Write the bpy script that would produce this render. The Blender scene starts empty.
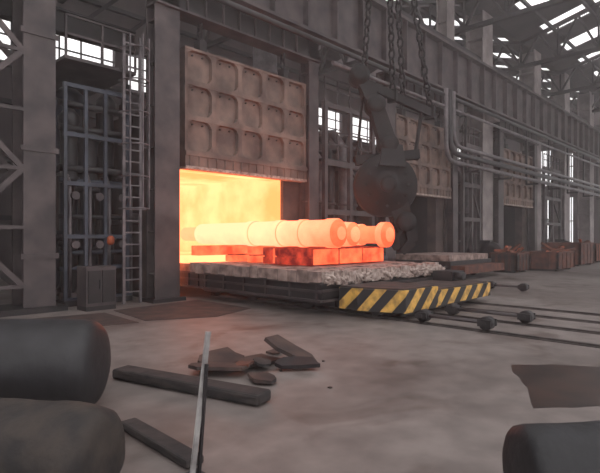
import bpy, bmesh, math, random
from mathutils import Vector, Matrix
random.seed(7)
scene = bpy.context.scene
scene.view_settings.view_transform = 'Standard'
scene.view_settings.look = 'None'

# ------------------------------------------------------------------ materials
def lin(c):
    return tuple(((v/255)/12.92 if v/255 <= 0.04045 else ((v/255+0.055)/1.055)**2.4) for v in c) + (1,)

def M(name, c1, c2=None, scale=3.0, rough=0.7, metal=0.0, bump=0.15, detail=6, lo=0.35, hi=0.65, stretch=(1,1,1)):
    m = bpy.data.materials.new(name); m.use_nodes = True
    nt = m.node_tree; p = nt.nodes['Principled BSDF']
    p.inputs['Roughness'].default_value = rough
    p.inputs['Metallic'].default_value = metal
    c2 = c2 or tuple(v*0.6 for v in c1)
    tc = nt.nodes.new('ShaderNodeTexCoord'); mp = nt.nodes.new('ShaderNodeMapping')
    mp.inputs['Scale'].default_value = stretch
    nz = nt.nodes.new('ShaderNodeTexNoise'); nz.inputs['Scale'].default_value = scale
    nz.inputs['Detail'].default_value = detail
    rp = nt.nodes.new('ShaderNodeValToRGB')
    rp.color_ramp.elements[0].position = lo; rp.color_ramp.elements[0].color = lin(c2)
    rp.color_ramp.elements[1].position = hi; rp.color_ramp.elements[1].color = lin(c1)
    nt.links.new(tc.outputs['Object'], mp.inputs['Vector'])
    nt.links.new(mp.outputs[0], nz.inputs['Vector'])
    nt.links.new(nz.outputs['Fac'], rp.inputs['Fac'])
    nt.links.new(rp.outputs['Color'], p.inputs['Base Color'])
    if bump:
        b = nt.nodes.new('ShaderNodeBump'); b.inputs['Strength'].default_value = bump
        b.inputs['Distance'].default_value = 0.05
        nt.links.new(nz.outputs['Fac'], b.inputs['Height'])
        nt.links.new(b.outputs[0], p.inputs['Normal'])
    return m

def floor_mat():
    m = M('concrete_floor', (130,121,117), (104,96,93), scale=2.6, rough=.6, bump=.08, detail=14, lo=.3, hi=.7)
    nt = m.node_tree; p = nt.nodes['Principled BSDF']
    col = p.inputs['Base Color'].links[0].from_socket
    tc = [n for n in nt.nodes if n.type == 'TEX_COORD'][0]
    def stain(src, scale, lo, hi, c, det=8, dist=1.5):
        nz = nt.nodes.new('ShaderNodeTexNoise'); nz.inputs['Scale'].default_value = scale
        nz.inputs['Detail'].default_value = det; nz.inputs['Distortion'].default_value = dist
        nt.links.new(tc.outputs['Object'], nz.inputs['Vector'])
        rp = nt.nodes.new('ShaderNodeValToRGB')
        rp.color_ramp.elements[0].position = lo; rp.color_ramp.elements[0].color = (1,1,1,1)
        rp.color_ramp.elements[1].position = hi; rp.color_ramp.elements[1].color = lin(c)
        nt.links.new(nz.outputs['Fac'], rp.inputs['Fac'])
        mx = nt.nodes.new('ShaderNodeMix'); mx.data_type = 'RGBA'; mx.blend_type = 'MULTIPLY'
        mx.inputs['Factor'].default_value = 1
        nt.links.new(src, mx.inputs[6]); nt.links.new(rp.outputs['Color'], mx.inputs[7])
        return mx.outputs[2]
    col = stain(col, .22, .42, .68, (176,166,162), dist=.6)
    col = stain(col, .8, .56, .70, (192,180,174), dist=.8)
    nt.links.new(col, p.inputs['Base Color'])
    return m

def EM(name, c1, c2, scale=2.0, axis=None, a0=0, a1=1, lo=0.3, hi=0.7, zg=None):
    """hot glowing material: noise (or position along an axis) blends two temperatures"""
    m = bpy.data.materials.new(name); m.use_nodes = True
    nt = m.node_tree; nt.nodes.remove(nt.nodes['Principled BSDF'])
    out = [n for n in nt.nodes if n.type == 'OUTPUT_MATERIAL'][0]
    e = nt.nodes.new('ShaderNodeEmission')
    tc = nt.nodes.new('ShaderNodeTexCoord')
    nz = nt.nodes.new('ShaderNodeTexNoise'); nz.inputs['Scale'].default_value = scale; nz.inputs['Detail'].default_value = 4
    nt.links.new(tc.outputs['Object'], nz.inputs['Vector'])
    rp = nt.nodes.new('ShaderNodeValToRGB')
    rp.color_ramp.elements[0].position = lo; rp.color_ramp.elements[0].color = tuple(c1)+(1,)
    rp.color_ramp.elements[1].position = hi; rp.color_ramp.elements[1].color = tuple(c2)+(1,)
    if axis is None:
        nt.links.new(nz.outputs['Fac'], rp.inputs['Fac'])
    else:
        sx = nt.nodes.new('ShaderNodeSeparateXYZ'); nt.links.new(tc.outputs['Object'], sx.inputs[0])
        mr = nt.nodes.new('ShaderNodeMapRange'); mr.inputs[1].default_value = a0; mr.inputs[2].default_value = a1
        nt.links.new(sx.outputs[axis], mr.inputs[0])
        ma = nt.nodes.new('ShaderNodeMath'); ma.operation = 'MULTIPLY_ADD'
        ma.inputs[1].default_value = 0.45
        nt.links.new(nz.outputs['Fac'], ma.inputs[0]); nt.links.new(mr.outputs[0], ma.inputs[2])
        m2 = nt.nodes.new('ShaderNodeMath'); m2.operation = 'SUBTRACT'; m2.inputs[1].default_value = 0.22
        nt.links.new(ma.outputs[0], m2.inputs[0]); last = m2.outputs[0]
        if zg:   # underside shading painted into the glow, since emission takes no shade
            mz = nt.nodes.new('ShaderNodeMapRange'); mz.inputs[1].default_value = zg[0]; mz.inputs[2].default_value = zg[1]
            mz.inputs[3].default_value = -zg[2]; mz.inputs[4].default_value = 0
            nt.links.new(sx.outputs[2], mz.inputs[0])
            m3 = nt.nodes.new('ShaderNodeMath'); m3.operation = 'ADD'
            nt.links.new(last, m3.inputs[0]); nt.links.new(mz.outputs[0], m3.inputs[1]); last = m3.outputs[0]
        nt.links.new(last, rp.inputs['Fac'])
    nt.links.new(rp.outputs['Color'], e.inputs['Color'])
    nt.links.new(e.outputs[0], out.inputs['Surface'])
    return m

def stripes(name):
    m = bpy.data.materials.new(name); m.use_nodes = True
    nt = m.node_tree; p = nt.nodes['Principled BSDF']; p.inputs['Roughness'].default_value = 0.6
    tc = nt.nodes.new('ShaderNodeTexCoord'); sx = nt.nodes.new('ShaderNodeSeparateXYZ')
    nt.links.new(tc.outputs['Object'], sx.inputs[0])
    def math_(op, a, b):
        n = nt.nodes.new('ShaderNodeMath'); n.operation = op
        for i, v in enumerate((a, b)):
            if v is None: continue
            if isinstance(v, (int, float)): n.inputs[i].default_value = v
            else: nt.links.new(v, n.inputs[i])
        return n.outputs[0]
    s = math_('SUBTRACT', sx.outputs[0], sx.outputs[1])
    s = math_('SUBTRACT', s, math_('MULTIPLY', sx.outputs[2], 1.1))
    s = math_('ADD', s, 50.0)
    s = math_('FRACT', math_('DIVIDE', s, 0.62), None)
    s = math_('GREATER_THAN', s, 0.5)
    nz = nt.nodes.new('ShaderNodeTexNoise'); nz.inputs['Scale'].default_value = 6
    nt.links.new(tc.outputs['Object'], nz.inputs['Vector'])
    rp = nt.nodes.new('ShaderNodeValToRGB')
    rp.color_ramp.elements[0].position = .3; rp.color_ramp.elements[0].color = lin((150,115,60))
    rp.color_ramp.elements[1].position = .6; rp.color_ramp.elements[1].color = lin((222,174,84))
    nt.links.new(nz.outputs['Fac'], rp.inputs['Fac'])
    mx = nt.nodes.new('ShaderNodeMix'); mx.data_type = 'RGBA'
    nt.links.new(s, mx.inputs['Factor'])
    mx.inputs[6].default_value = lin((30,28,30))
    nt.links.new(rp.outputs['Color'], mx.inputs[7])
    nt.links.new(mx.outputs[2], p.inputs['Base Color'])
    return m

concrete = floor_mat()
wallm = M('sheet_wall', (94,82,83), (60,53,55), scale=0.6, rough=.8, stretch=(1,1,.3))
roofm = M('roof_sheet', (74,68,70), (46,42,45), scale=0.5, rough=.8)
steel_grey = M('grey_painted_steel', (84,74,74), (50,44,46), scale=1.6, rough=.6, bump=.08)
steel_dark = M('dark_steel', (38,32,34), (21,19,21), scale=2.5, rough=.6, bump=.1)
steel_black = M('blackened_steel', (18,15,17), (10,9,11), scale=2.5, rough=.75, bump=.1)
steel_col = M('column_steel', (152,141,139), (112,103,102), scale=1.2, rough=.65, bump=.05)
rust_door = M('furnace_door_steel', (130,108,98), (84,69,64), scale=1.6, rough=.75, bump=.15)
rust = M('rust_plate', (136,76,52), (84,50,40), scale=3, rough=.8, bump=.2)
rust_dk = M('dark_rust_plate', (74,57,51), (42,35,35), scale=3, rough=.8, bump=.2)
rust_mid = M('rusty_bin_steel', (112,66,50), (66,42,38), scale=3, rough=.8, bump=.2)
refr = M('refractory_brick', (172,148,139), (108,90,85), scale=4, rough=.9, bump=.3)
refr2 = M('refractory_fibre', (184,167,158), (124,105,98), scale=9, rough=.95, bump=.5)
furn = M('furnace_shell', (92,77,73), (56,47,47), scale=1.4, rough=.7)
pipe = M('pipe_paint', (112,104,106), (70,65,68), scale=3, rough=.5, bump=.03)
pipe_dk = M('pipe_dark', (44,40,43), (27,25,28), scale=3, rough=.5, bump=.03)
blue = M('blue_grey_paint', (60,65,78), (38,41,50), scale=3, rough=.5, bump=.03)
orange = M('orange_paint', (190,92,50), (140,66,40), scale=4, rough=.6)
rubber = M('black_cast_iron', (40,39,42), (23,22,25), scale=4, rough=.55, bump=.25)
tarp = M('rusty_scale_iron', (58,50,45), (32,29,29), scale=5, rough=.8, bump=.5)
black = M('tarred_cast_iron', (28,28,32), (15,15,18), scale=5, rough=.6, bump=.4)
wood = M('old_timber', (58,51,49), (33,30,31), scale=4, rough=.85, bump=.4, stretch=(1,1,4))
rail_m = M('rail_steel', (84,76,74), (52,47,46), scale=5, rough=.5, metal=.3)
puddle = M('oily_rust_stain', (66,49,43), (42,33,32), scale=2.5, rough=.3, bump=.02)
stripe = stripes('hazard_stripes')
white_p = M('white_paint', (176,174,172), (118,114,114), scale=5, rough=.6)
fire = EM('hot_refractory', (3.8,.66,.19), (4.6,1.05,.42), scale=.6, lo=.35, hi=.65)
fire_back = EM('hot_refractory_back', (4.0,.80,.27), (5.0,1.5,.85), axis=0, a0=7.6, a1=11.0, scale=.8)
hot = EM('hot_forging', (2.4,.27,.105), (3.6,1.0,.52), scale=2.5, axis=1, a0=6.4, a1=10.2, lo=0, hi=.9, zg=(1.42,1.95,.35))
hot_shaded = EM('hot_forging_shaded', (1.7,.17,.06), (3.0,.70,.30), scale=3.0, axis=1, a0=6.6, a1=10.6, lo=0, hi=.9, zg=(1.42,1.95,.35))  # darker glow painted on steps and necks in place of shading
hot_red = EM('red_hot_block', (.20,.014,.012), (.75,.07,.035), scale=3.5, lo=.4, hi=.62)
hot_or = EM('orange_hot_block', (1.1,.10,.04), (1.9,.32,.12), scale=3)

# ------------------------------------------------------------------ builder
class B:
    def __init__(s, name):
        s.name = name; s.bm = bmesh.new(); s.mats = []
    def mi(s, m):
        if m not in s.mats: s.mats.append(m)
        return s.mats.index(m)
    def faces(s, vs, fs, m, smooth=False):
        i = s.mi(m); bv = [s.bm.verts.new(v) for v in vs]
        for f in fs:
            try:
                fc = s.bm.faces.new([bv[k] for k in f]); fc.material_index = i; fc.smooth = smooth
            except ValueError: pass
        return bv
    def box(s, a, b, m, mtx=None):
        x0,y0,z0 = [min(a[i],b[i]) for i in range(3)]; x1,y1,z1 = [max(a[i],b[i]) for i in range(3)]
        vs = [Vector(v) for v in ((x0,y0,z0),(x1,y0,z0),(x1,y1,z0),(x0,y1,z0),(x0,y0,z1),(x1,y0,z1),(x1,y1,z1),(x0,y1,z1))]
        if mtx: vs = [mtx @ v for v in vs]
        s.faces(vs, [(0,3,2,1),(4,5,6,7),(0,1,5,4),(1,2,6,5),(2,3,7,6),(3,0,4,7)], m)
    def frame(s, p0, p1, up=(0,0,1)):
        p0 = Vector(p0); p1 = Vector(p1); d = (p1-p0); L = d.length; d.normalize()
        u = Vector(up)
        if abs(d.dot(u)) > .98: u = Vector((0,1,0)) if abs(d.y) < .9 else Vector((1,0,0))
        x = u.cross(d).normalized(); y = d.cross(x)
        mt = Matrix((x, y, d)).transposed().to_4x4(); mt.translation = p0
        return mt, L
    def beam(s, p0, p1, w, h, m, up=(0,0,1)):
        mt, L = s.frame(p0, p1, up)
        s.box((-w/2,-h/2,0),(w/2,h/2,L), m, mt)
    def taper(s, p0, p1, w0, h0, w1, h1, m, up=(0,0,1)):
        mt, L = s.frame(p0, p1, up)
        vs = [mt @ Vector(v) for v in ((-w0/2,-h0/2,0),(w0/2,-h0/2,0),(w0/2,h0/2,0),(-w0/2,h0/2,0),(-w1/2,-h1/2,L),(w1/2,-h1/2,L),(w1/2,h1/2,L),(-w1/2,h1/2,L))]
        s.faces(vs, [(0,3,2,1),(4,5,6,7),(0,1,5,4),(1,2,6,5),(2,3,7,6),(3,0,4,7)], m)
    def ibeam(s, p0, p1, w, h, m, t=.05, up=(0,0,1)):
        mt, L = s.frame(p0, p1, up)
        s.box((-w/2,h/2-t,0),(w/2,h/2,L), m, mt); s.box((-w/2,-h/2,0),(w/2,-h/2+t,L), m, mt)
        s.box((-t/2,-h/2+t,0),(t/2,h/2-t,L), m, mt)
    def lathe(s, p0, p1, prof, m, seg=20, up=(0,0,1), m2=None, rmax=None):
        """prof: list of (t 0..1, radius)"""
        mt, L = s.frame(p0, p1, up); i = s.mi(m); rings = []
        i2 = s.mi(m2) if m2 else i
        for t, r in prof:
            rings.append([s.bm.verts.new(mt @ Vector((r*math.cos(2*math.pi*k/seg), r*math.sin(2*math.pi*k/seg), t*L))) for k in range(seg)])
        for n, (a, b) in enumerate(zip(rings, rings[1:])):
            r0, r1 = prof[n][1], prof[n+1][1]; dt = (prof[n+1][0]-prof[n][0])*L
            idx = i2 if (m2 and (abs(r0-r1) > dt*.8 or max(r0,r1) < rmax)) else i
            for k in range(seg):
                f = s.bm.faces.new((a[k], a[(k+1)%seg], b[(k+1)%seg], b[k])); f.material_index = idx; f.smooth = True
        for ring, rev in ((rings[0], True), (rings[-1], False)):
            f = s.bm.faces.new(ring[::-1] if rev else ring); f.material_index = i
    def cyl(s, p0, p1, r, m, seg=14, r2=None):
        s.lathe(p0, p1, [(0,r),(1,r if r2 is None else r2)], m, seg)
    def tube(s, pts, r, m, seg=8):
        pts = [Vector(p) for p in pts]; i = s.mi(m); rings = []
        rs = r if isinstance(r, (list, tuple)) else [r]*len(pts)
        x = None
        for k, p in enumerate(pts):
            d = (pts[min(k+1,len(pts)-1)] - pts[max(k-1,0)]).normalized()
            if x is None:
                u = Vector((0,0,1)) if abs(d.z) < .9 else Vector((1,0,0)); x = u.cross(d).normalized()
            else: x = (x - d*x.dot(d)).normalized()
            y = d.cross(x)
            rings.append([s.bm.verts.new(p + rs[k]*(x*math.cos(2*math.pi*j/seg)+y*math.sin(2*math.pi*j/seg))) for j in range(seg)])
        for a, b in zip(rings, rings[1:]):
            for j in range(seg):
                f = s.bm.faces.new((a[j], a[(j+1)%seg], b[(j+1)%seg], b[j])); f.material_index = i; f.smooth = True
        for ring, rev in ((rings[0], True), (rings[-1], False)):
            f = s.bm.faces.new(ring[::-1] if rev else ring); f.material_index = i
    def prism(s, pts, z0, z1, m, mt=None):
        n = len(pts); vs = [Vector((x,y,z0)) for x,y in pts] + [Vector((x,y,z1)) for x,y in pts]
        if mt: vs = [mt @ v for v in vs]
        s.faces(vs, [tuple(range(n))[::-1], tuple(range(n,2*n))] + [(k,(k+1)%n,n+(k+1)%n,n+k) for k in range(n)], m)
    def chain(s, p0, p1, m, pitch=.22, w=.16, r=.03):
        p0 = Vector(p0); p1 = Vector(p1); n = max(1, int((p1-p0).length/pitch)); mt, L = s.frame(p0, p1)
        for k in range(n):
            c = L*(k+.5)/n; hl = L/n*.62
            pts = []
            for a in range(9):
                t = 2*math.pi*a/8; u = w/2*math.cos(t); v = hl*math.sin(t)
                pts.append(mt @ (Vector((u,0,c+v)) if k % 2 else Vector((0,u,c+v))))
            s.tube(pts, r, m, 5)
    def rail(s, pts, h, m, r=.025, post=1.0):
        for a, b in zip(pts, pts[1:]):
            a = Vector(a); b = Vector(b)
            for hh in (h, h*.55): s.beam(a+Vector((0,0,hh)), b+Vector((0,0,hh)), 2*r, 2*r, m)
            n = max(1, int((b-a).length/post))
            for k in range(n+1):
                p = a.lerp(b, k/n); s.beam(p, p+Vector((0,0,h)), 2*r, 2*r, m)
    def done(s, bevel=0, recalc=True):
        if recalc: bmesh.ops.recalc_face_normals(s.bm, faces=s.bm.faces)
        me = bpy.data.meshes.new(s.name); s.bm.to_mesh(me); s.bm.free()
        for m in s.mats: me.materials.append(m)
        o = bpy.data.objects.new(s.name, me); scene.collection.objects.link(o)
        if bevel:
            md = o.modifiers.new('bevel','BEVEL'); md.width = bevel; md.segments = 2; md.limit_method = 'ANGLE'
        return o

# ------------------------------------------------------------------ shell
b = B('floor'); b.box((-12,-12,-.2),(62,24.4,0), concrete); b.done()

WZ0, WZ1 = 9.1, 11.1
b = B('wall_back')
b.box((-6,24,0),(60,24.3,WZ0), wallm); b.box((-6,24,WZ1),(60,24.3,16), wallm)
for x in range(-6, 60, 6):
    b.box((x-.35,24,WZ0),(x+.35,24.3,WZ1), wallm)
for x in range(-6, 61, 2):
    b.box((x-.06,23.9,0),(x+.06,24,WZ0), wallm)
for z in (2.5,5,7.5,WZ0,WZ1,13): b.box((-6,23.8,z-.1),(60,24,z+.1), steel_dark)
b.done()
b = B('window_1')
for x in range(-6, 60, 6):
    for k in range(1,6): b.box((x+k-.03,24.08,WZ0),(x+k+.03,24.16,WZ1), steel_dark)
    for z in (WZ0+.66, WZ0+1.33): b.box((x+.35,24.08,z-.03),(x+5.65,24.16,z+.03), steel_dark)
b.done()
b = B('wall_left'); b.box((-6.3,9,0),(-6,24.3,16), wallm); b.done()
b = B('wall_right')
ys = [-10,-4,0,4,8,12,14,16,18,20,22,24]
b.box((60,-10,0),(60.3,24.3,.8), wallm); b.box((60,-10,6.0),(60.3,24.3,7.4), wallm); b.box((60,-10,11.4),(60.3,24.3,16), wallm)
for y in ys: b.box((60,y-.3,.8),(60.3,y+.3,11.4), wallm)
b.done()
b = B('window_2')
for a, c in zip(ys, ys[1:]):
    for (z0, z1) in ((.8,6.0),(7.4,11.4)):
        for k in (1,2,3):
            y = a + (c-a)*k/4; b.box((60.1,y-.04,z0),(60.18,y+.04,z1), steel_dark)
        z = (z0+z1)/2; b.box((60.1,a+.3,z-.05),(60.18,c-.3,z+.05), steel_dark)
b.done()
b = B('ceiling')
def roof(xa, xb, ya, yb, ridge, z0, z1):
    x = xa
    for (y0, y1, h0, h1) in ((ya,ridge,z0,z1),(ridge,yb,z1,z0)):
        x = xa
        while x < xb:
            def sl(xx0, xx1, t0, t1):
                ya_, yb_ = y0+(y1-y0)*t0, y0+(y1-y0)*t1
                za, zb = h0+(h1-h0)*t0, h0+(h1-h0)*t1
                b.faces([(xx0,ya_,za),(xx1,ya_,za),(xx1,yb_,zb),(xx0,yb_,zb),(xx0,ya_,za+.12),(xx1,ya_,za+.12),(xx1,yb_,zb+.12),(xx0,yb_,zb+.12)],
                        [(0,3,2,1),(4,5,6,7),(0,1,5,4),(1,2,6,5),(2,3,7,6),(3,0,4,7)], roofm)
            sl(x, x+2.2, 0, 1); sl(x+2.2, x+4, 0, .12); sl(x+2.2, x+4, .88, 1)
            for t in (.37,.63): sl(x+2.2,x+4,t-.012,t+.012)
            x += 4
roof(-6, 58, 12, 24.3, 18, 14.2, 16)
roof(22, 58, -10, 12, 1, 14.2, 17)
b.done()
def truss(x, ya, yb, ridge, z0, z1, n, name='roof_truss'):
    b = B(name); lo = z0-1.6
    def top(y): return z0+(z1-z0)*((y-ya)/(ridge-ya) if y < ridge else (yb-y)/(yb-ridge)) - .1
    b.beam((x,ya,lo),(x,yb,lo),.22,.22,steel_dark)
    b.beam((x,ya,top(ya)),(x,ridge,top(ridge)),.22,.2,steel_dark); b.beam((x,ridge,top(ridge)),(x,yb,top(yb)),.22,.2,steel_dark)
    for k in range(n):
        y0 = ya+(yb-ya)*k/n; y1 = ya+(yb-ya)*(k+1)/n; ym = (y0+y1)/2
        b.beam((x,y0,lo),(x,ym,top(ym)),.12,.12,steel_dark); b.beam((x,ym,top(ym)),(x,y1,lo),.12,.12,steel_dark)
        b.beam((x,y1,lo),(x,y1,top(y1)),.1,.1,steel_dark)
    b.done()
for x in (1,9,17,25,33,41,49,56): truss(x,12,24,18,14.2,16,6)
for x in (25,33,41,49,56): truss(x,-10,12,1,14.2,17,10)
b = B('roof_purlins')
for y in (13,15,17,19,21,23):
    z = 14.2+1.8*(1-abs(y-18)/6)-.3
    b.beam((-6,y,z),(58,y,z),.12,.2,steel_dark)
for y in (4,6,8,10):
    z = 17-2.8*(y-1)/11-.3
    b.beam((22,y,z),(58,y,z),.12,.2,steel_dark)
b.beam((-6,12.2,11.6),(58,12.2,11.6),.2,.3,steel_dark)
b.done()

# ------------------------------------------------------------------ columns
def column(x, y, w=1.0, dpt=.9, z1=14.2, m=steel_col):
    b = B('building_column')
    t = .06
    b.box((x-w/2,y-dpt/2,0),(x+w/2,y-dpt/2+t,z1), m); b.box((x-w/2,y+dpt/2-t,0),(x+w/2,y+dpt/2,z1), m)
    b.box((x-t/2-.2,y-dpt/2+t,0),(x+t/2-.2,y+dpt/2-t,z1), m); b.box((x-t/2+.2,y-dpt/2+t,0),(x+t/2+.2,y+dpt/2-t,z1), m)
    z = 1
    while z < z1-.5:
        b.box((x-w/2+.03,y-dpt/2+t,z),(x+w/2-.03,y+dpt/2-t,z+.05), m); z += 1.3
    b.box((x-w/2-.2,y-dpt/2-.2,0),(x+w/2+.2,y+dpt/2+.2,.08), steel_dark)
    for sx in (-1,1): b.prism([(x+sx*w/2-.02,y-dpt/2-.18),(x+sx*w/2+.02,y-dpt/2-.18),(x+sx*w/2+.02,y-dpt/2),(x+sx*w/2-.02,y-dpt/2)],.08,.7,m)
    b.box((x-.4,y-dpt/2-.5,8.1),(x+.4,y-dpt/2,8.45), m)
    b.done()
for x in (27.5,35.5,42,49): column(x, 12.3, 1.3, 1.0)
column(23.9, 12.5, .8, .6)

b = B('laced_column')
for (xa, xb) in ((3.72,4.4),(1.9,2.5)):
    b.box((xa,12.0,0),(xb,12.06,14.2), steel_grey); b.box((xa,12.74,0),(xb,12.8,14.2), steel_grey)
    b.box(((xa+xb)/2-.03,12.06,0),((xa+xb)/2+.03,12.74,14.2), steel_grey)
z = .6; k = 0
while z < 13:
    a, c = (2.5,3.72) if k % 2 else (3.72,2.5)
    for y in (12.03,12.77): b.beam((a,y,z),(c,y,z+1.3),.12,.05,steel_grey,up=(0,1,0))
    b.box((2.5,12.0,z-.04),(3.72,12.06,z+.04), steel_grey)
    z += 1.3; k += 1
b.box((1.7,11.8,0),(4.6,13,.12), steel_dark)
for z in (1.2,3.6,6.2,8.4): b.box((3.66,11.97,z),(4.46,12.0,z+.12), steel_grey)
b.done()

b = B('crane_runway_girder')
GY = 11.4
b.box((-5,GY-.05,8.5),(58,GY+.05,10.6), steel_grey)
b.box((-5,GY-.3,8.45),(58,GY+.3,8.55), steel_grey); b.box((-5,GY-.35,10.6),(58,GY+.35,10.72), steel_grey)
x = -4.5
while x < 58:
    b.box((x-.03,GY-.28,8.55),(x+.03,GY-.05,10.6), steel_grey); x += 1.5
b.box((-5,GY-.05,10.72),(58,GY+.05,10.88), rail_m)
b.done()
b = B('bracing_truss')
b.beam((13.5,13,9.4),(58,13,9.4),.2,.2,steel_dark); b.beam((13.5,13,11.6),(58,13,11.6),.2,.2,steel_dark)
x = 13.5; k = 0
while x < 57:
    b.beam((x,13,9.4 if k%2 else 11.6),(x+2.2,13,11.6 if k%2 else 9.4),.12,.12,steel_dark); x += 2.2; k += 1
b.done()

# ------------------------------------------------------------------ furnace
FY = 12.1
def furnace(x0, lit):
    x1 = x0+4.15
    zt = 3.6; fire_s = fire if lit else steel_dark
    b = B('bogie_hearth_furnace')
    b.box((x0-.62,FY,0),(x0-.001,FY+.45,zt+.9), furn); b.box((x1,FY,0),(x1+.8,FY+.45,zt+.9), furn)
    b.box((x0-.62,FY,zt),(x1+.8,FY+.45,5.2), furn)
    b.box((x0-.62,FY+.45,0),(x0-.35,FY+7,5.2), furn); b.box((x1+.5,FY+.45,0),(x1+.8,FY+7,5.2), furn)
    b.box((x0-.62,FY+7,0),(x1+.8,FY+7.3,5.2), furn); b.box((x0-.62,FY+.45,4.4),(x1+.8,FY+7,5.2), furn)
    fb = fire_back if lit else steel_dark
    b.box((x0-.35,FY+.45,0),(x0,FY+6.6,4.4), fire_s)
    b.box((x1,FY+.45,0),(x1+.5,FY+6.6,4.4), fire_s)
    b.box((x0,FY+6.6,0),(x1,FY+7,4.4), fb)
    b.box((x0,FY+.45,3.75),(x1,FY+6.6,4.4), fire_s)
    if lit:
        b.box((x0-.001,FY+.12,1.0),(x0+.02,FY+.45,zt), fire); b.box((x1-.02,FY+.12,.95),(x1+.001,FY+.45,zt), fire)
        b.box((x0,FY+.12,zt-.02),(x1,FY+.45,zt+.001), fire)
    for y in (1.5,3,4.5,6): 
        b.box((x0-.82,FY+y,0),(x0-.62,FY+y+.2,5.5), steel_grey)
        b.box((x0-.82,FY+y,5.2),(x1+1.0,FY+y+.2,5.5), steel_grey)
    for y in (1,2.2,3.7,5.2):
        b.cyl((x0-1.05,FY+y,2.2),(x0-.62,FY+y,2.2),.16,pipe); b.cyl((x0-.95,FY+y,2.2),(x0-.95,FY+y,4.8),.06,pipe)
    b.done()
    b = B('door_lifting_gantry')
    a0, a1 = x0-.95, x0-.22
    ya, yb = FY-.55, FY-.08
    for (p, q) in ((a0,a1),(x1+.72,x1+1.2)):
        t = .06
        b.box((p,ya,0),(q,ya+t,8.4), steel_grey); b.box((p,yb-t,0),(q,yb,8.4), steel_grey)
        mid = (p+q)/2; b.box((mid-.04,ya+t,0),(mid+.04,yb-t,8.4), steel_grey)
        z = .7
        while z < 8.3:
            b.box((p+.03,ya+t,z),(q-.03,yb-t,z+.04), steel_grey); z += 1.1
        b.box((p-.12,ya-.12,0),(q+.12,yb+.02,.1), steel_dark)
    b.box((a0,ya,7.75),(x1+1.2,ya+.06,8.4), steel_dark); b.box((a0,ya-.1,7.7),(x1+1.2,yb,7.76), steel_grey)
    b.box((a0,ya-.1,8.38),(x1+1.2,yb,8.44), steel_grey)
    for k in range(8):
        xx = a1+.2+k*.6; b.box((xx,ya-.08,7.76),(xx+.04,ya,8.38), steel_grey)
    for xx in (x0+.6, x1-.3):
        b.cyl((xx-.08,FY-.3,7.95),(xx+.08,FY-.3,7.95),.22,steel_dark)
        b.chain((xx,FY-.3,7.75),(xx,FY-.3,7.2),steel_dark,pitch=.2)
    b.done()
    b = B('furnace_door')
    dx0, dx1, dz0, dz1 = x0+.03, x1+.70, 4.02, 6.9
    yf, yk = FY-.42, FY-.14
    b.box((dx0,yf+.14,dz0),(dx1,yk,dz1), rust_door)
    nc, nr = 5, 3
    fw = (dx1-dx0)/nc; fh = (dz1-dz0)/nr
    for i in range(nc+1):
        xx = dx0+i*fw; w = .09 if i in (0,nc) else .07
        b.box((max(dx0,xx-w),yf,dz0),(min(dx1,xx+w),yf+.14,dz1), rust_door)
    for j in range(nr+1):
        zz = dz0+j*fh
        b.box((dx0,yf-.01,max(dz0,zz-.07)),(dx1,yf+.14,min(dz1,zz+.07)), rust_door)
    c = .2
    for i in range(nc):
        for j in range(nr):
            xa, xb = dx0+i*fw+.06, dx0+(i+1)*fw-.06; za, zb = dz0+j*fh+.06, dz0+(j+1)*fh-.06
            for (cx, cz, sx, sz) in ((xa,za,1,1),(xb,za,-1,1),(xa,zb,1,-1),(xb,zb,-1,-1)):
                vs = [(cx,yf+.01,cz),(cx+sx*c,yf+.01,cz),(cx+sx*c*.35,yf+.01,cz+sz*c*.35),(cx,yf+.01,cz+sz*c)]
                vs += [(v[0],yf+.14,v[2]) for v in vs]
                b.faces(vs,[(0,1,2,3),(7,6,5,4),(0,4,5,1),(1,5,6,2),(2,6,7,3),(3,7,4,0)],rust_door)
            for dxx in (.3,.7):
                px_ = xa+(xb-xa)*dxx; b.cyl((px_,yf+.14,zb-.1),(px_,yf+.1,zb-.1),.025,steel_dark,8)
    b.box((dx0,yf-.02,3.62),(dx1,yk,4.02), rust_door)
    b.box((dx0,yf-.06,3.92),(dx1,yf-.02,4.05), rust_door); b.box((dx0,yf-.04,3.56),(dx1,yk,3.64), refr2)
    for i in range(16):
        xx = dx0+.15+i*(dx1-dx0-.3)/15; b.box((xx-.02,yf-.05,3.64),(xx+.02,yf-.02,3.92),rust_door)
    for xx in (dx0+.6,dx1-.95):
        b.box((xx-.12,yf,dz1),(xx+.12,yk,dz1+.3), steel_dark)
    b.done()
furnace(7.62, True)
furnace(18.0, False)
furnace(29.3, False)

# ------------------------------------------------------------------ bogie car
b = B('bogie_hearth_car')
CX0, CX1, CY0 = 7.95, 11.72, 7.0
CW1 = 12.95
def deck(xa, xb, ya, yb):
    b.box((xa,ya,.3),(xb,yb,.72), steel_dark)
    b.box((xa+.05,ya+.05,.72),(xb-.05,yb,.93), refr)
deck(CX0, CX1, 11.5, 18.4)
deck(CX0, CW1, CY0, 11.45)
for z in (.3,.5,.68): b.box((CX0-.06,CY0-.02,z),(CX0,18.4,z+.05), steel_grey)
y = CY0+.1
while y < 18:
    b.box((CX0-.05,y,.3),(CX0,y+.05,.72), steel_grey); y += .8
for z in (.3,.52,.68): b.box((CX0,CY0-.06,z),(CW1,CY0,z+.05), steel_grey)
y = CY0
while y < 11.5:
    L = random.uniform(.25,.4); 
    b.box((CX0-.1-random.uniform(0,.06),y,.7+random.uniform(0,.04)),(CX0+.35,y+L-.02,.95+random.uniform(0,.06)), refr); y += L
x = CX0
while x < CW1-.2:
    L = random.uniform(.12,.3)
    b.box((x,CY0-.1-random.uniform(0,.1),.7+random.uniform(-.06,.04)),(x+L-.01,CY0+.3,.92+random.uniform(0,.06)), refr2); x += L
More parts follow.
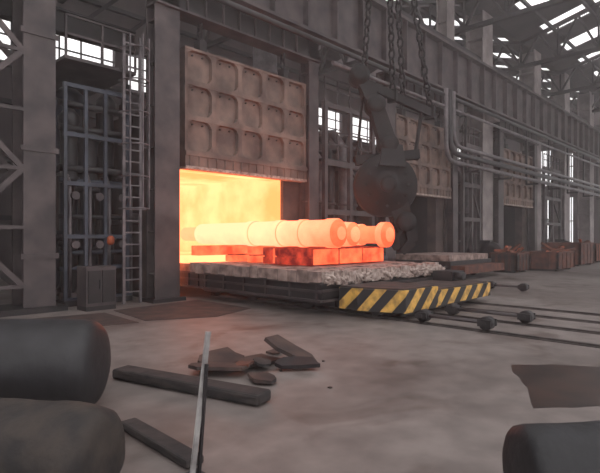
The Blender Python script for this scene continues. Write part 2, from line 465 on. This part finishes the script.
for iy in range(9):
    for ix in range(10):
        xx = CX0+.35+ix*.44; yy = 7.6+iy*.42
        b.box((xx,yy,.93),(xx+.42,yy+.4,.96+random.uniform(0,.025)), refr)
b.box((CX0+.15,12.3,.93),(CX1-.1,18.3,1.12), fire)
for k in range(140):
    x = random.uniform(CX0-.05,CW1-.1); r = random.uniform(.02,.06)
    b.lathe((x,CY0-.12,.66+random.uniform(0,.26)),(x+random.uniform(.08,.25),CY0-.18,.66+random.uniform(0,.22)),[(0,r*.3),(.5,r),(1,r*.3)],refr2,6)
for yy in (8.0,10,11.6):
    for xx in (8.7,9.9,11.1,12.2):
        if xx > CX1 and yy > 11: continue
        b.lathe((xx-.12,yy,.26),(xx+.12,yy,.26),[(0,.1),(0,.25),(.2,.25),(.25,.2),(1,.2),(1,.1)],steel_dark,18)
    b.cyl((8.6,yy,.26),(11.6,yy,.26),.06,steel_dark)
b.box((8.4,CY0,.16),(11.6,11.9,.32), steel_dark)
b.done()

b = B('striped_bumper')
b.prism([(8.3,6.8),(8.28,6.3),(8.6,5.35),(9.9,5.35),(9.9,6.8)],.17,.62,stripe)
b.prism([(9.93,6.8),(9.93,5.45),(12.85,5.45),(13.0,5.9),(13.0,6.8)],.17,.50,stripe)
b.prism([(8.34,6.79),(8.33,6.34),(8.64,5.42),(9.86,5.42),(9.86,6.79)],.62,.65,rust_dk)
b.prism([(9.96,6.79),(9.96,5.52),(12.8,5.52),(12.94,5.95),(12.94,6.79)],.50,.53,rust_dk)
b.box((8.8,5.6,.06),(9.8,6.8,.17),steel_dark); b.box((10.1,5.7,.06),(12.6,6.8,.17),steel_dark)
for xx in (8.7,9.9,11.1,12.2):
    b.lathe((xx-.08,6.1,.215),(xx+.08,6.1,.215),[(0,.17),(1,.17)],steel_dark,16)
b.done()
b = B('drive_box')
b.box((12.2,6.2,.53),(12.9,6.75,.78), steel_dark); b.cyl((12.4,6.2,.66),(12.4,5.95,.66),.1,steel_dark)
b.done()

for x in (8.7,9.9,11.1,12.2):
    b = B('floor_rail')
    b.box((x-.06,-10,0),(x+.06,11.9,.015), rail_m); b.box((x-.03,-10,.015),(x+.03,11.9,.045), rail_m)
    b.done()

def dolly(x, y0, y1):
    b = B('rail_dolly')
    for y in (y0, y1):
        b.lathe((x-.09,y,.165),(x+.09,y,.165),[(0,.05),(0,.12),(.3,.12),(.35,.12),(1,.12),(1,.05)],steel_dark,16)
        b.cyl((x-.16,y,.165),(x+.16,y,.165),.04,steel_dark)
        b.box((x-.14,y-.12,.115),(x-.1,y+.12,.235),steel_dark); b.box((x+.1,y-.12,.115),(x+.14,y+.12,.235),steel_dark)
    b.cyl((x,y0,.17),(x,y1,.17),.035,steel_grey)
    b.done()
dolly(8.7,3.75,5.0); dolly(9.9,3.5,5.0); dolly(15.6,5.6,6.6); dolly(15.6,8.2,9.3)

# ------------------------------------------------------------------ forgings and supports
def forging(x, y0, y1, r, prof=None):
    b = B('hot_forging'); z = 1.42+r
    prof = [(0,r*.45),(.003,r*.62),(.012,r*.64),(.014,r*.92),(.02,r),(.06,r),(.064,r*.92),(.17,r*.92),(.172,r*.99),(.2,r*.99),(.202,r*.92),(.29,r*.92),(.292,r*.99),(.33,r*.99),(.332,r*.92),(.46,r*.92),(.463,r*.99),(.5,r*.99),(.505,r*.9),(.85,r*.88),(.86,r*.6),(.99,r*.6),(1,r*.5)] if not prof else [(t,q*r) for t,q in prof]
    b.lathe((x,y0,z),(x,y1,z),prof,hot,32,m2=hot_shaded,rmax=r*.86); b.done()
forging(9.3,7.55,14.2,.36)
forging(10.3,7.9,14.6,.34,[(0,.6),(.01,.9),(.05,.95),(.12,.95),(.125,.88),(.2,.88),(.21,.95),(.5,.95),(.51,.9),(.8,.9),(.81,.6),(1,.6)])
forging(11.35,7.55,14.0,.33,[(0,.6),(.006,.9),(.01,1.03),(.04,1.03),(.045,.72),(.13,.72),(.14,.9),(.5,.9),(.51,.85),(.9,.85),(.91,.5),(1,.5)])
def support(x0, x1, y0, y1, m, h=.42):
    b = B('support_block')
    b.box((x0,y0,1.0),(x1,y1,1.0+h*.42), m); b.box((x0+.03,y0+.03,1.0+h*.42),(x1-.03,y1-.03,1.0+h*.5), hot_red)
    b.box((x0,y0,1.0+h*.5),(x1,y1,1.0+h), m)
    if m is hot_red:
        for k in range(3):
            xa = x0+.03+k*(x1-x0)/3; b.box((xa,y0-.03,1.02),(xa+(x1-x0)/3-.06,y0-.001,1.0+h-.03), hot_or)
    b.done(bevel=.02)
support(8.75,11.7,8.0,9.3,hot_red); support(8.75,11.7,9.4,9.75,hot_red)
support(8.85,11.7,10.2,10.5,hot_or); support(8.8,11.7,11.0,11.4,hot_or)
b = B('support_block'); b.box((8.8,12.7,1.12),(11.5,13.1,1.42),hot_or); b.done(bevel=.02)

# ------------------------------------------------------------------ hanging charging manipulator
b = B('crane_charging_manipulator')
sb = steel_black
cx, cy = 12.95, 8.75
rt = Vector((.6925,-.7214,0)); fw_ = Vector((.7214,.6925,0)); up = Vector((0,0,1))
c0 = Vector((cx,cy,3.25))
def P(r, u, f=0): return c0 + rt*r + up*u + fw_*f
b.lathe(P(-.05,.0,-.55),P(-.05,.0,.45),[(0,.2),(0,.45),(.08,.45),(.08,.78),(.16,.82),(.16,.92),(.3,.96),(.7,.96),(.84,.9),(.84,.7),(1,.7),(1,.2)],sb,32)
for k in range(12):
    a = 2*math.pi*k/12; q = P(-.05+.64*math.cos(a), .64*math.sin(a), -.5)
    b.cyl(q, q+fw_*.08, .05, sb, 6)
b.lathe(P(-.05,0,-.75),P(-.05,0,-.5),[(0,.12),(0,.24),(1,.24)],sb,16)
b.taper(P(.1,.55,0),P(.15,1.25,0),1.15,.8,.55,.6,sb,up=rt)
b.beam(P(-.95,.78,0),P(1.0,.98,0),.3,.28,sb)
b.taper(P(.1,1.1,0),P(-.35,2.5,0),.55,.5,.5,.42,sb,up=rt)
b.taper(P(-.35,2.45,0),P(-.86,3.45,0),.5,.42,.4,.3,sb,up=rt)
for (r_, u_) in ((-.35,2.48),(-.84,3.38),(.05,1.25)):
    b.lathe(P(r_,u_,-.34),P(r_,u_,.34),[(0,.1),(.0,.25),(.15,.25),(.15,.31),(.85,.31),(.85,.25),(1,.25),(1,.1)],sb,16)
b.taper(P(.3,-.5,0),P(.55,-1.35,0),.9,.6,.6,.5,sb,up=rt)
b.lathe(P(.55,-1.1,-.4),P(.55,-1.1,.4),[(0,.1),(0,.3),(.9,.3),(1,.1)],sb,16)
b.taper(P(.72,-1.1,0),P(.8,-1.7,0),.3,.4,.26,.3,sb,up=rt); b.taper(P(.8,-1.68,0),P(.48,-2.05,0),.26,.3,.12,.2,sb,up=rt)
b.taper(P(.38,-1.1,0),P(.2,-1.6,0),.3,.4,.24,.3,sb,up=rt); b.taper(P(.2,-1.55,0),P(.34,-1.95,0),.24,.3,.12,.2,sb,up=rt)
b.beam(P(-.95,3.3,.0),P(1.5,2.2,0),.2,.24,sb)
for (r_, u_) in ((-.7,3.19),(.2,2.78),(1.35,2.27)): b.box((-.06,-.16,-.2),(.06,.16,.2),sb,Matrix.Translation(P(r_,u_,0)))
b.beam(P(-.9,.85,0),P(-.7,3.1,0),.06,.06,sb); b.beam(P(.9,1.0,0),P(1.1,2.4,0),.08,.08,sb)
b.done()
b = B('hoist_chain')
for (o0, o1, z0, f) in ((-.7,-.45,3.3,0),(.2,.1,2.9,0),(1.35,.7,2.4,0),(.55,.35,2.7,.15)):
    b.chain(P(o0,z0,f), P(o1,6.8,f),sb,pitch=.26,w=.18,r=.035)
b.done()
b = B('crane_bridge')
for xx in (12.2,13.7):
    b.box((xx-.2,-9,10.95),(xx+.2,11.3,12.1), steel_grey)
b.box((11.8,11.1,10.9),(14.1,11.7,11.4), steel_grey)
b.box((12.0,7.8,11.9),(13.9,9.8,12.5), steel_dark); b.cyl((12.4,8.7,10.2),(13.5,8.7,10.2),.4,steel_dark,18)
b.box((12.3,8.2,10.1),(12.45,9.2,12.0),steel_dark); b.box((13.45,8.2,10.1),(13.6,9.2,12.0),steel_dark)
b.done()

# ------------------------------------------------------------------ left equipment
b = B('gas_valve_skid')
for (x, y, r, h) in ((5.05,12.9,.2,4.6),(5.55,13.0,.26,4.2),(6.1,13.1,.2,5.2),(5.0,14.2,.3,5.2),(5.7,14.6,.34,5.6)):
    b.lathe((x,y,.3),(x,y,.3+h),[(0,r*.8),(.03,r),(.25,r),(.25,r*1.3),(.28,r*1.3),(.28,r*.7),(.6,r*.7),(.6,r*1.2),(.63,r*1.2),(.63,r),(.9,r),(.93,r*1.3),(.96,r*1.3),(1,r*.6)],pipe_dk if r<.28 else blue,16)
    b.cyl((x,y,0),(x,y,.3),r*1.2,steel_grey)
for z in (.9,1.3,2.2,3.1,3.4,4.4,5.0):
    b.tube([(4.75,12.75,z),(6.4,12.75,z),(6.55,12.75,z+.2),(6.55,12.75,z+.8)],.06 if z<3.2 else .09,blue if int(z*10)%2 else pipe_dk)
for x in (4.8,5.3,5.8,6.4):
    b.beam((x,12.5,0),(x,12.5,5.4),.08,.08,blue)
    b.tube([(x+.15,12.6,.1),(x+.15,12.6,3.0),(x+.15,12.8,3.3),(x+.15,13.4,3.3)],.045,pipe)
for z in (.15,1.7,3.0,4.2,5.4): b.beam((4.75,12.5,z),(6.5,12.5,z),.1,.1,blue)
for z in (1.5,2.7): 
    for x in (5.0,5.6,6.2): b.lathe((x,12.35,z),(x,12.45,z),[(0,.1),(1,.1)],steel_grey,14)
b.lathe((5.85,12.3,1.48),(5.85,12.3,1.72),[(0,.04),(.2,.09),(.8,.09),(1,.04)],orange,12)
b.box((4.75,12.4,0),(6.5,14.9,.14), steel_dark)
b.done()
b = B('access_platform')
b.box((4.75,12.4,6.0),(6.6,15.5,6.08), steel_grey); b.rail([(6.6,12.45,6.08),(4.8,12.45,6.08)],1.0,steel_grey,post=.7)
b.beam((4.8,15.3,0),(4.8,15.3,6.0),.15,.15,steel_grey); b.beam((6.5,15.3,0),(6.5,15.3,6.0),.15,.15,steel_grey)
b.done()
b = B('access_ladder')
lx0, lx1, ly = 6.0,6.45,11.9
b.beam((lx0,ly,0),(lx0,ly,6.8),.07,.05,pipe); b.beam((lx1,ly,0),(lx1,ly,6.8),.07,.05,pipe)
z = .3
while z < 6.7:
    b.beam((lx0,ly,z),(lx1,ly,z),.035,.035,pipe); z += .3
z = 2.4
while z < 6.8:
    pts = [(lx0,ly,z)]+[((lx0+lx1)/2-.36*math.cos(math.pi*k/8),ly-.55*math.sin(math.pi*k/8),z) for k in range(9)]+[(lx1,ly,z)]
    b.tube(pts,.02,pipe,5); z += .8
for k in (2,4,6): 
    xx=(lx0+lx1)/2-.36*math.cos(math.pi*k/8); yy=ly-.55*math.sin(math.pi*k/8); b.beam((xx,yy,2.4),(xx,yy,6.7),.03,.03,pipe)
b.done()
b = B('control_cabinet')
b.box((4.8,11.3,.1),(5.5,11.8,1.0), steel_grey); b.box((4.84,11.27,.18),(5.13,11.3,.92), steel_dark); b.box((5.17,11.27,.18),(5.46,11.3,.92), steel_dark)
b.box((4.8,11.3,0),(5.5,11.8,.1), steel_dark); b.box((5.09,11.25,.5),(5.12,11.27,.7),black)
b.done()
b = B('tie_beam')
b.ibeam((-5,13.3,7.2),(7,13.3,7.2),.3,.6,steel_dark); b.ibeam((-5,14,12.2),(30,14,12.2),.3,.9,steel_dark)
for x in (4.4,5.6,6.8): b.beam((x,13.3,7.4),(x+1.1,13.3,8.5),.1,.1,steel_dark)
b.done()

# ------------------------------------------------------------------ area between furnaces
def mid(x0, w=2.6):
    b = B('combustion_air_rack')
    n = int(w/.65)
    for k in range(n):
        x = x0+.3+k*.68
        b.tube([(x,12.4+.1*(k%2),.1),(x,12.4+.1*(k%2),4.6+.3*(k%3)),(x,12.9,5.2+.3*(k%3)),(x,14.5,5.3+.3*(k%3))],.1+.04*(k%3),pipe_dk if k%2 else pipe,10)
        b.cyl((x,12.4+.1*(k%2),1.4),(x,12.4+.1*(k%2),1.5),.24,steel_grey); b.cyl((x,12.4+.1*(k%2),2.9),(x,12.4+.1*(k%2),3.0),.24,steel_grey)
    for x in (x0,x0+w/2,x0+w):
        b.beam((x,11.9,0),(x,11.9,6.6),.16,.16,steel_grey); b.beam((x,14.6,0),(x,14.6,6.6),.16,.16,steel_grey)
    for z in (2.6,4.4,6.5):
        b.beam((x0,11.9,z),(x0+w,11.9,z),.14,.2,steel_grey); b.beam((x0,14.6,z),(x0+w,14.6,z),.14,.2,steel_grey)
    b.box((x0,11.9,4.5),(x0+w,14.6,4.56), steel_dark)
    b.beam((x0,11.88,.2),(x0+w/2,11.88,2.5),.08,.06,steel_grey); b.beam((x0+w,11.88,2.7),(x0+w/2,11.88,4.3),.08,.06,steel_grey)
    b.rail([(x0,11.9,4.56),(x0+w,11.9,4.56)],1.0,steel_grey,post=.6)
    b.rail([(x0,11.9,6.6),(x0+w,11.9,6.6)],.9,steel_grey,post=.6)
    b.done()
    b = B('air_blower')
    b.lathe((x0+1,10.9,.85),(x0+1.5,10.9,.85),[(0,.3),(0.02,.55),(.98,.55),(1,.3)],steel_dark,24)
    b.box((x0+1.05,10.9,.9),(x0+1.45,11.5,1.5),steel_dark); b.cyl((x0+1.5,10.9,.85),(x0+2.2,10.9,.85),.24,blue)
    b.box((x0+.9,10.5,0),(x0+2.3,11.3,.35),steel_grey)
    b.done()
mid(13.7,2.9); mid(24.6,2.0); mid(37,3.5)
b = B('exhaust_duct')
b.cyl((15.4,17,0),(15.4,17,14.0),.55,pipe,24); 
for z in (3,6,9,12): b.cyl((15.4,17,z),(15.4,17,z+.12),.66,pipe,24)
b.done()

b = B('pipe_bundle')
for k, (z, r) in enumerate(((5.9,.1),(5.55,.13),(5.15,.1))):
    y = 10.9
    pts = [(21.6-.35*k,y,8.4),(21.6-.35*k,y,z+.7),(21.7-.35*k,y,z+.3),(21.95-.35*k,y,z+.08),(22.4-.35*k,y,z),(30,y,z),(58,y,z)]
    b.tube(pts,r,pipe_dk if k==1 else pipe,10)
x = 24
while x < 58:
    b.box((x-.05,10.75,4.9),(x+.05,11.5,5.0),steel_dark); b.box((x-.05,11.4,4.9),(x+.05,11.5,8.4),steel_dark); x += 4.2
b.tube([(13,10.95,7.6),(22,10.95,7.6),(58,10.95,7.6)],.07,pipe,8)
b.tube([(7.8,11.0,8.15),(13,11.0,8.15),(58,11.0,8.15)],.09,pipe_dk,8)
b.done()

b = B('bogie_hearth_car')
b.box((18.2,9.3,.3),(22.0,11.9,.72),steel_dark); b.box((18.3,9.4,.72),(21.9,11.9,.95),refr)
for xx in (18.7,21.3):
    for yy in (9.8,11.4): b.cyl((xx-.1,yy,.22),(xx+.1,yy,.22),.22,steel_dark,16)
b.box((18.2,8.7,.25),(22.0,9.28,.55),rust_mid)
b.done()
def bin_(x, y, w, l, m, hgt=.9):
    b = B('scrap_bin')
    b.prism([(x,y),(x+w,y),(x+w,y+l),(x,y+l)],.1,.18,m)
    for (p, q) in (((x,y),(x+w,y)),((x+w,y),(x+w,y+l)),((x+w,y+l),(x,y+l)),((x,y+l),(x,y))):
        b.beam((p[0],p[1],.1+(hgt-.1)/2),(q[0],q[1],.1+(hgt-.1)/2),.06,hgt-.1,m,up=(0,0,1))
        b.beam((p[0],p[1],hgt),(q[0],q[1],hgt),.12,.08,rust_mid,up=(0,0,1))
        for k in range(5):
            v = Vector(p+(0,)).lerp(Vector(q+(0,)),k/4); b.box((v.x-.06,v.y-.06,.1),(v.x+.06,v.y+.06,hgt),rust_mid)
    for k in range(18):
        p = Vector((x+random.uniform(.2,w-.2),y+random.uniform(.2,l-.2),random.uniform(.5,hgt+.15))); d = Vector((random.uniform(-.6,.6),random.uniform(-.5,.5),random.uniform(0,.35)))
        b.beam(p,p+d,.12,.1,rust if k%3 else orange)
    for sx in (.1,w-.2): b.box((x+sx,y+.1,0),(x+sx+.1,y+l-.1,.1),steel_dark)
    b.done()
bin_(26.2,7.8,2.6,1.6,rust_mid); bin_(23.6,8.8,1.6,1.2,rust_dk); bin_(31.5,8.2,2.8,1.8,rust_mid,1.3); bin_(36.5,8.6,2.4,1.6,rust,1.2)

# ------------------------------------------------------------------ floor details
def quadplate(name, pts, m, t=.012, z=0):
    b = B(name); b.prism(pts, z, z+t, m); b.done()
quadplate('floor_plate',[(5.1,9.2),(6.4,8.6),(7.7,9.0),(7.75,11.2),(5.3,11.0)],rust_dk)
quadplate('floor_plate',[(3.0,9.6),(4.9,9.1),(5.0,10.8),(3.2,11.2)],rust_dk)
r_ = random.Random(4); corners = [(6.75,2.6),(7.6,1.5),(6.35,.7),(5.2,1.75)]; pts = []
for k in range(4):
    a = Vector(corners[k]); c = Vector(corners[(k+1)%4])
    for j in range(8):
        q = a.lerp(c, j/8); pts.append((q.x+r_.uniform(-.04,.04), q.y+r_.uniform(-.04,.04)))
quadplate('oil_puddle',pts,puddle,.002)

def debris(name, ctr, w, l, t, rotz, tilt, m, seed):
    r = random.Random(seed); b = B(name); n = 9; pts = []
    for k in range(n):
        a = 2*math.pi*k/n; q = r.uniform(.75,1.1)
        ca, sa = math.cos(a), math.sin(a); e = max(abs(ca),abs(sa))
        pts.append((ca/e*w/2*q, sa/e*l/2*q))
    mt = Matrix.Translation(ctr) @ Matrix.Rotation(rotz,4,'Z') @ Matrix.Rotation(tilt,4,'X')
    b.prism(pts,0,t,m,mt); b.done()
debris('scrap_plate',(4.05,5.35,.06),.75,.5,.05,.2,.14,rust_dk,1)
debris('scrap_plate',(3.75,5.0,.08),.7,.45,.04,-.9,-.1,rust_dk,2)
debris('scrap_plate',(4.8,4.8,.14),.5,.75,.05,.5,.45,rust_dk,3)
debris('scrap_plate',(4.6,4.5,.06),.6,.3,.05,-.7,.15,steel_dark,4)
debris('scrap_plate',(4.4,5.0,.03),.5,.4,.04,.1,.05,rust_dk,5)
debris('scrap_plate',(3.9,4.35,.03),.4,.3,.04,1.1,.05,rust_dk,6)
debris('scrap_plate',(4.25,4.75,.09),.35,.25,.03,.8,.2,wood,7)
debris('scrap_plate',(4.0,4.85,.09),.3,.3,.03,.3,-.15,rust_mid,8)
debris('scrap_plate',(5.0,5.3,.01),.3,.2,.03,.3,0,rust_dk,9)
b = B('timber_baulk')
b.beam((2.85,5.75,.07),(3.40,3.75,.07),.26,.12,wood); b.done(bevel=.03)
b = B('timber_baulk')
b.beam((2.15,4.2,.04),(2.12,3.1,.04),.16,.07,wood); b.done(bevel=.02)
for k in range(7):
    x = random.uniform(3.6,5.5); y = random.uniform(3.5,6.0)
    debris('rubble_chip',(x,y,.0),random.uniform(.03,.06),random.uniform(.03,.06),.015,random.uniform(0,3),0,rust_dk,20+k)

b = B('marker_post')
b.beam((1.97,2.93,0),(2.06,2.86,1.04),.035,.02,white_p); b.beam((1.985,2.95,0),(2.075,2.88,1.0),.015,.03,steel_dark)
b.beam((2.03,2.93,.0),(2.04,2.85,.82),.02,.02,steel_dark)
b.box((1.85,2.82,0),(2.1,3.05,.02),steel_dark)
b.done()

def roll(name, end, direc, L, r, m, wob, seed, squash=1.0):
    rr = random.Random(seed); d = Vector(direc).normalized(); up = Vector((0,0,1)); side = d.cross(up)
    b = B(name); i = b.mi(m); rings = []; seg = 40; N = 22
    ph = [rr.uniform(0,6) for _ in range(6)]
    ts = [(0,.05),(0,.45),(.004,.72),(.012,.85),(.03,.95),(.06,.99)] + [(.06+.94*k/N,1.0) for k in range(1,N)] + [(1,.9),(1,.4),(1,.05)]
    for t, q in ts:
        ring = []
        for k in range(seg):
            a = 2*math.pi*k/seg
            w = 1+wob*(math.sin(3*a+ph[0]+t*7)+.6*math.sin(5*a+ph[1]-t*11)+.5*math.sin(t*23+ph[2])+.35*math.sin(9*a+t*30+ph[3]))
            R = r*q*w
            zz = math.sin(a)*R*squash
            ring.append(b.bm.verts.new(Vector(end)+d*(t*L)+side*(math.cos(a)*R)+up*(max(zz,-r*squash)+r*squash)))
        rings.append(ring)
    for a_, c_ in zip(rings, rings[1:]):
        for k in range(seg):
            f = b.bm.faces.new((a_[k],a_[(k+1)%seg],c_[(k+1)%seg],c_[k])); f.material_index = i; f.smooth = True
    b.bm.faces.new(rings[0]); b.bm.faces.new(rings[-1])
    b.done()
roll('steel_ingot',(2.20,4.85,0),(-.70,.71,0),2.8,.44,rubber,.006,3)
roll('steel_ingot',(1.44,3.08,0),(-.50,.86,0),2.2,.30,tarp,.03,5)
roll('steel_ingot',(3.12,1.15,0),(.75,-.66,0),1.8,.29,black,.03,9,squash=.93)

# ------------------------------------------------------------------ dusty air in the hall
hz = bpy.data.materials.new('dusty_air'); hz.use_nodes = True; nt = hz.node_tree
nt.nodes.remove(nt.nodes['Principled BSDF']); out = [n for n in nt.nodes if n.type=='OUTPUT_MATERIAL'][0]
vs = nt.nodes.new('ShaderNodeVolumeScatter'); vs.inputs['Density'].default_value = .0042; vs.inputs['Color'].default_value = (.97,.92,.92,1)
vs.inputs['Anisotropy'].default_value = .3
nt.links.new(vs.outputs[0], out.inputs['Volume'])
b = B('dusty_air'); b.box((-11,-11,.001),(59.9,23.7,17.5), hz); b.done()

# ------------------------------------------------------------------ world + camera
w = bpy.data.worlds.new('World'); scene.world = w; w.use_nodes = True
bg = w.node_tree.nodes['Background']; bg.inputs['Color'].default_value = (1.0,.965,.97,1); bg.inputs['Strength'].default_value = 1.5

cam = bpy.data.cameras.new('Camera'); co = bpy.data.objects.new('Camera', cam); scene.collection.objects.link(co)
cam.lens = 30; cam.sensor_width = 36; cam.clip_end = 300
co.location = (0,0,1.7); co.rotation_euler = (math.radians(90),0,-math.atan2(.7214,.6925))
scene.camera = co
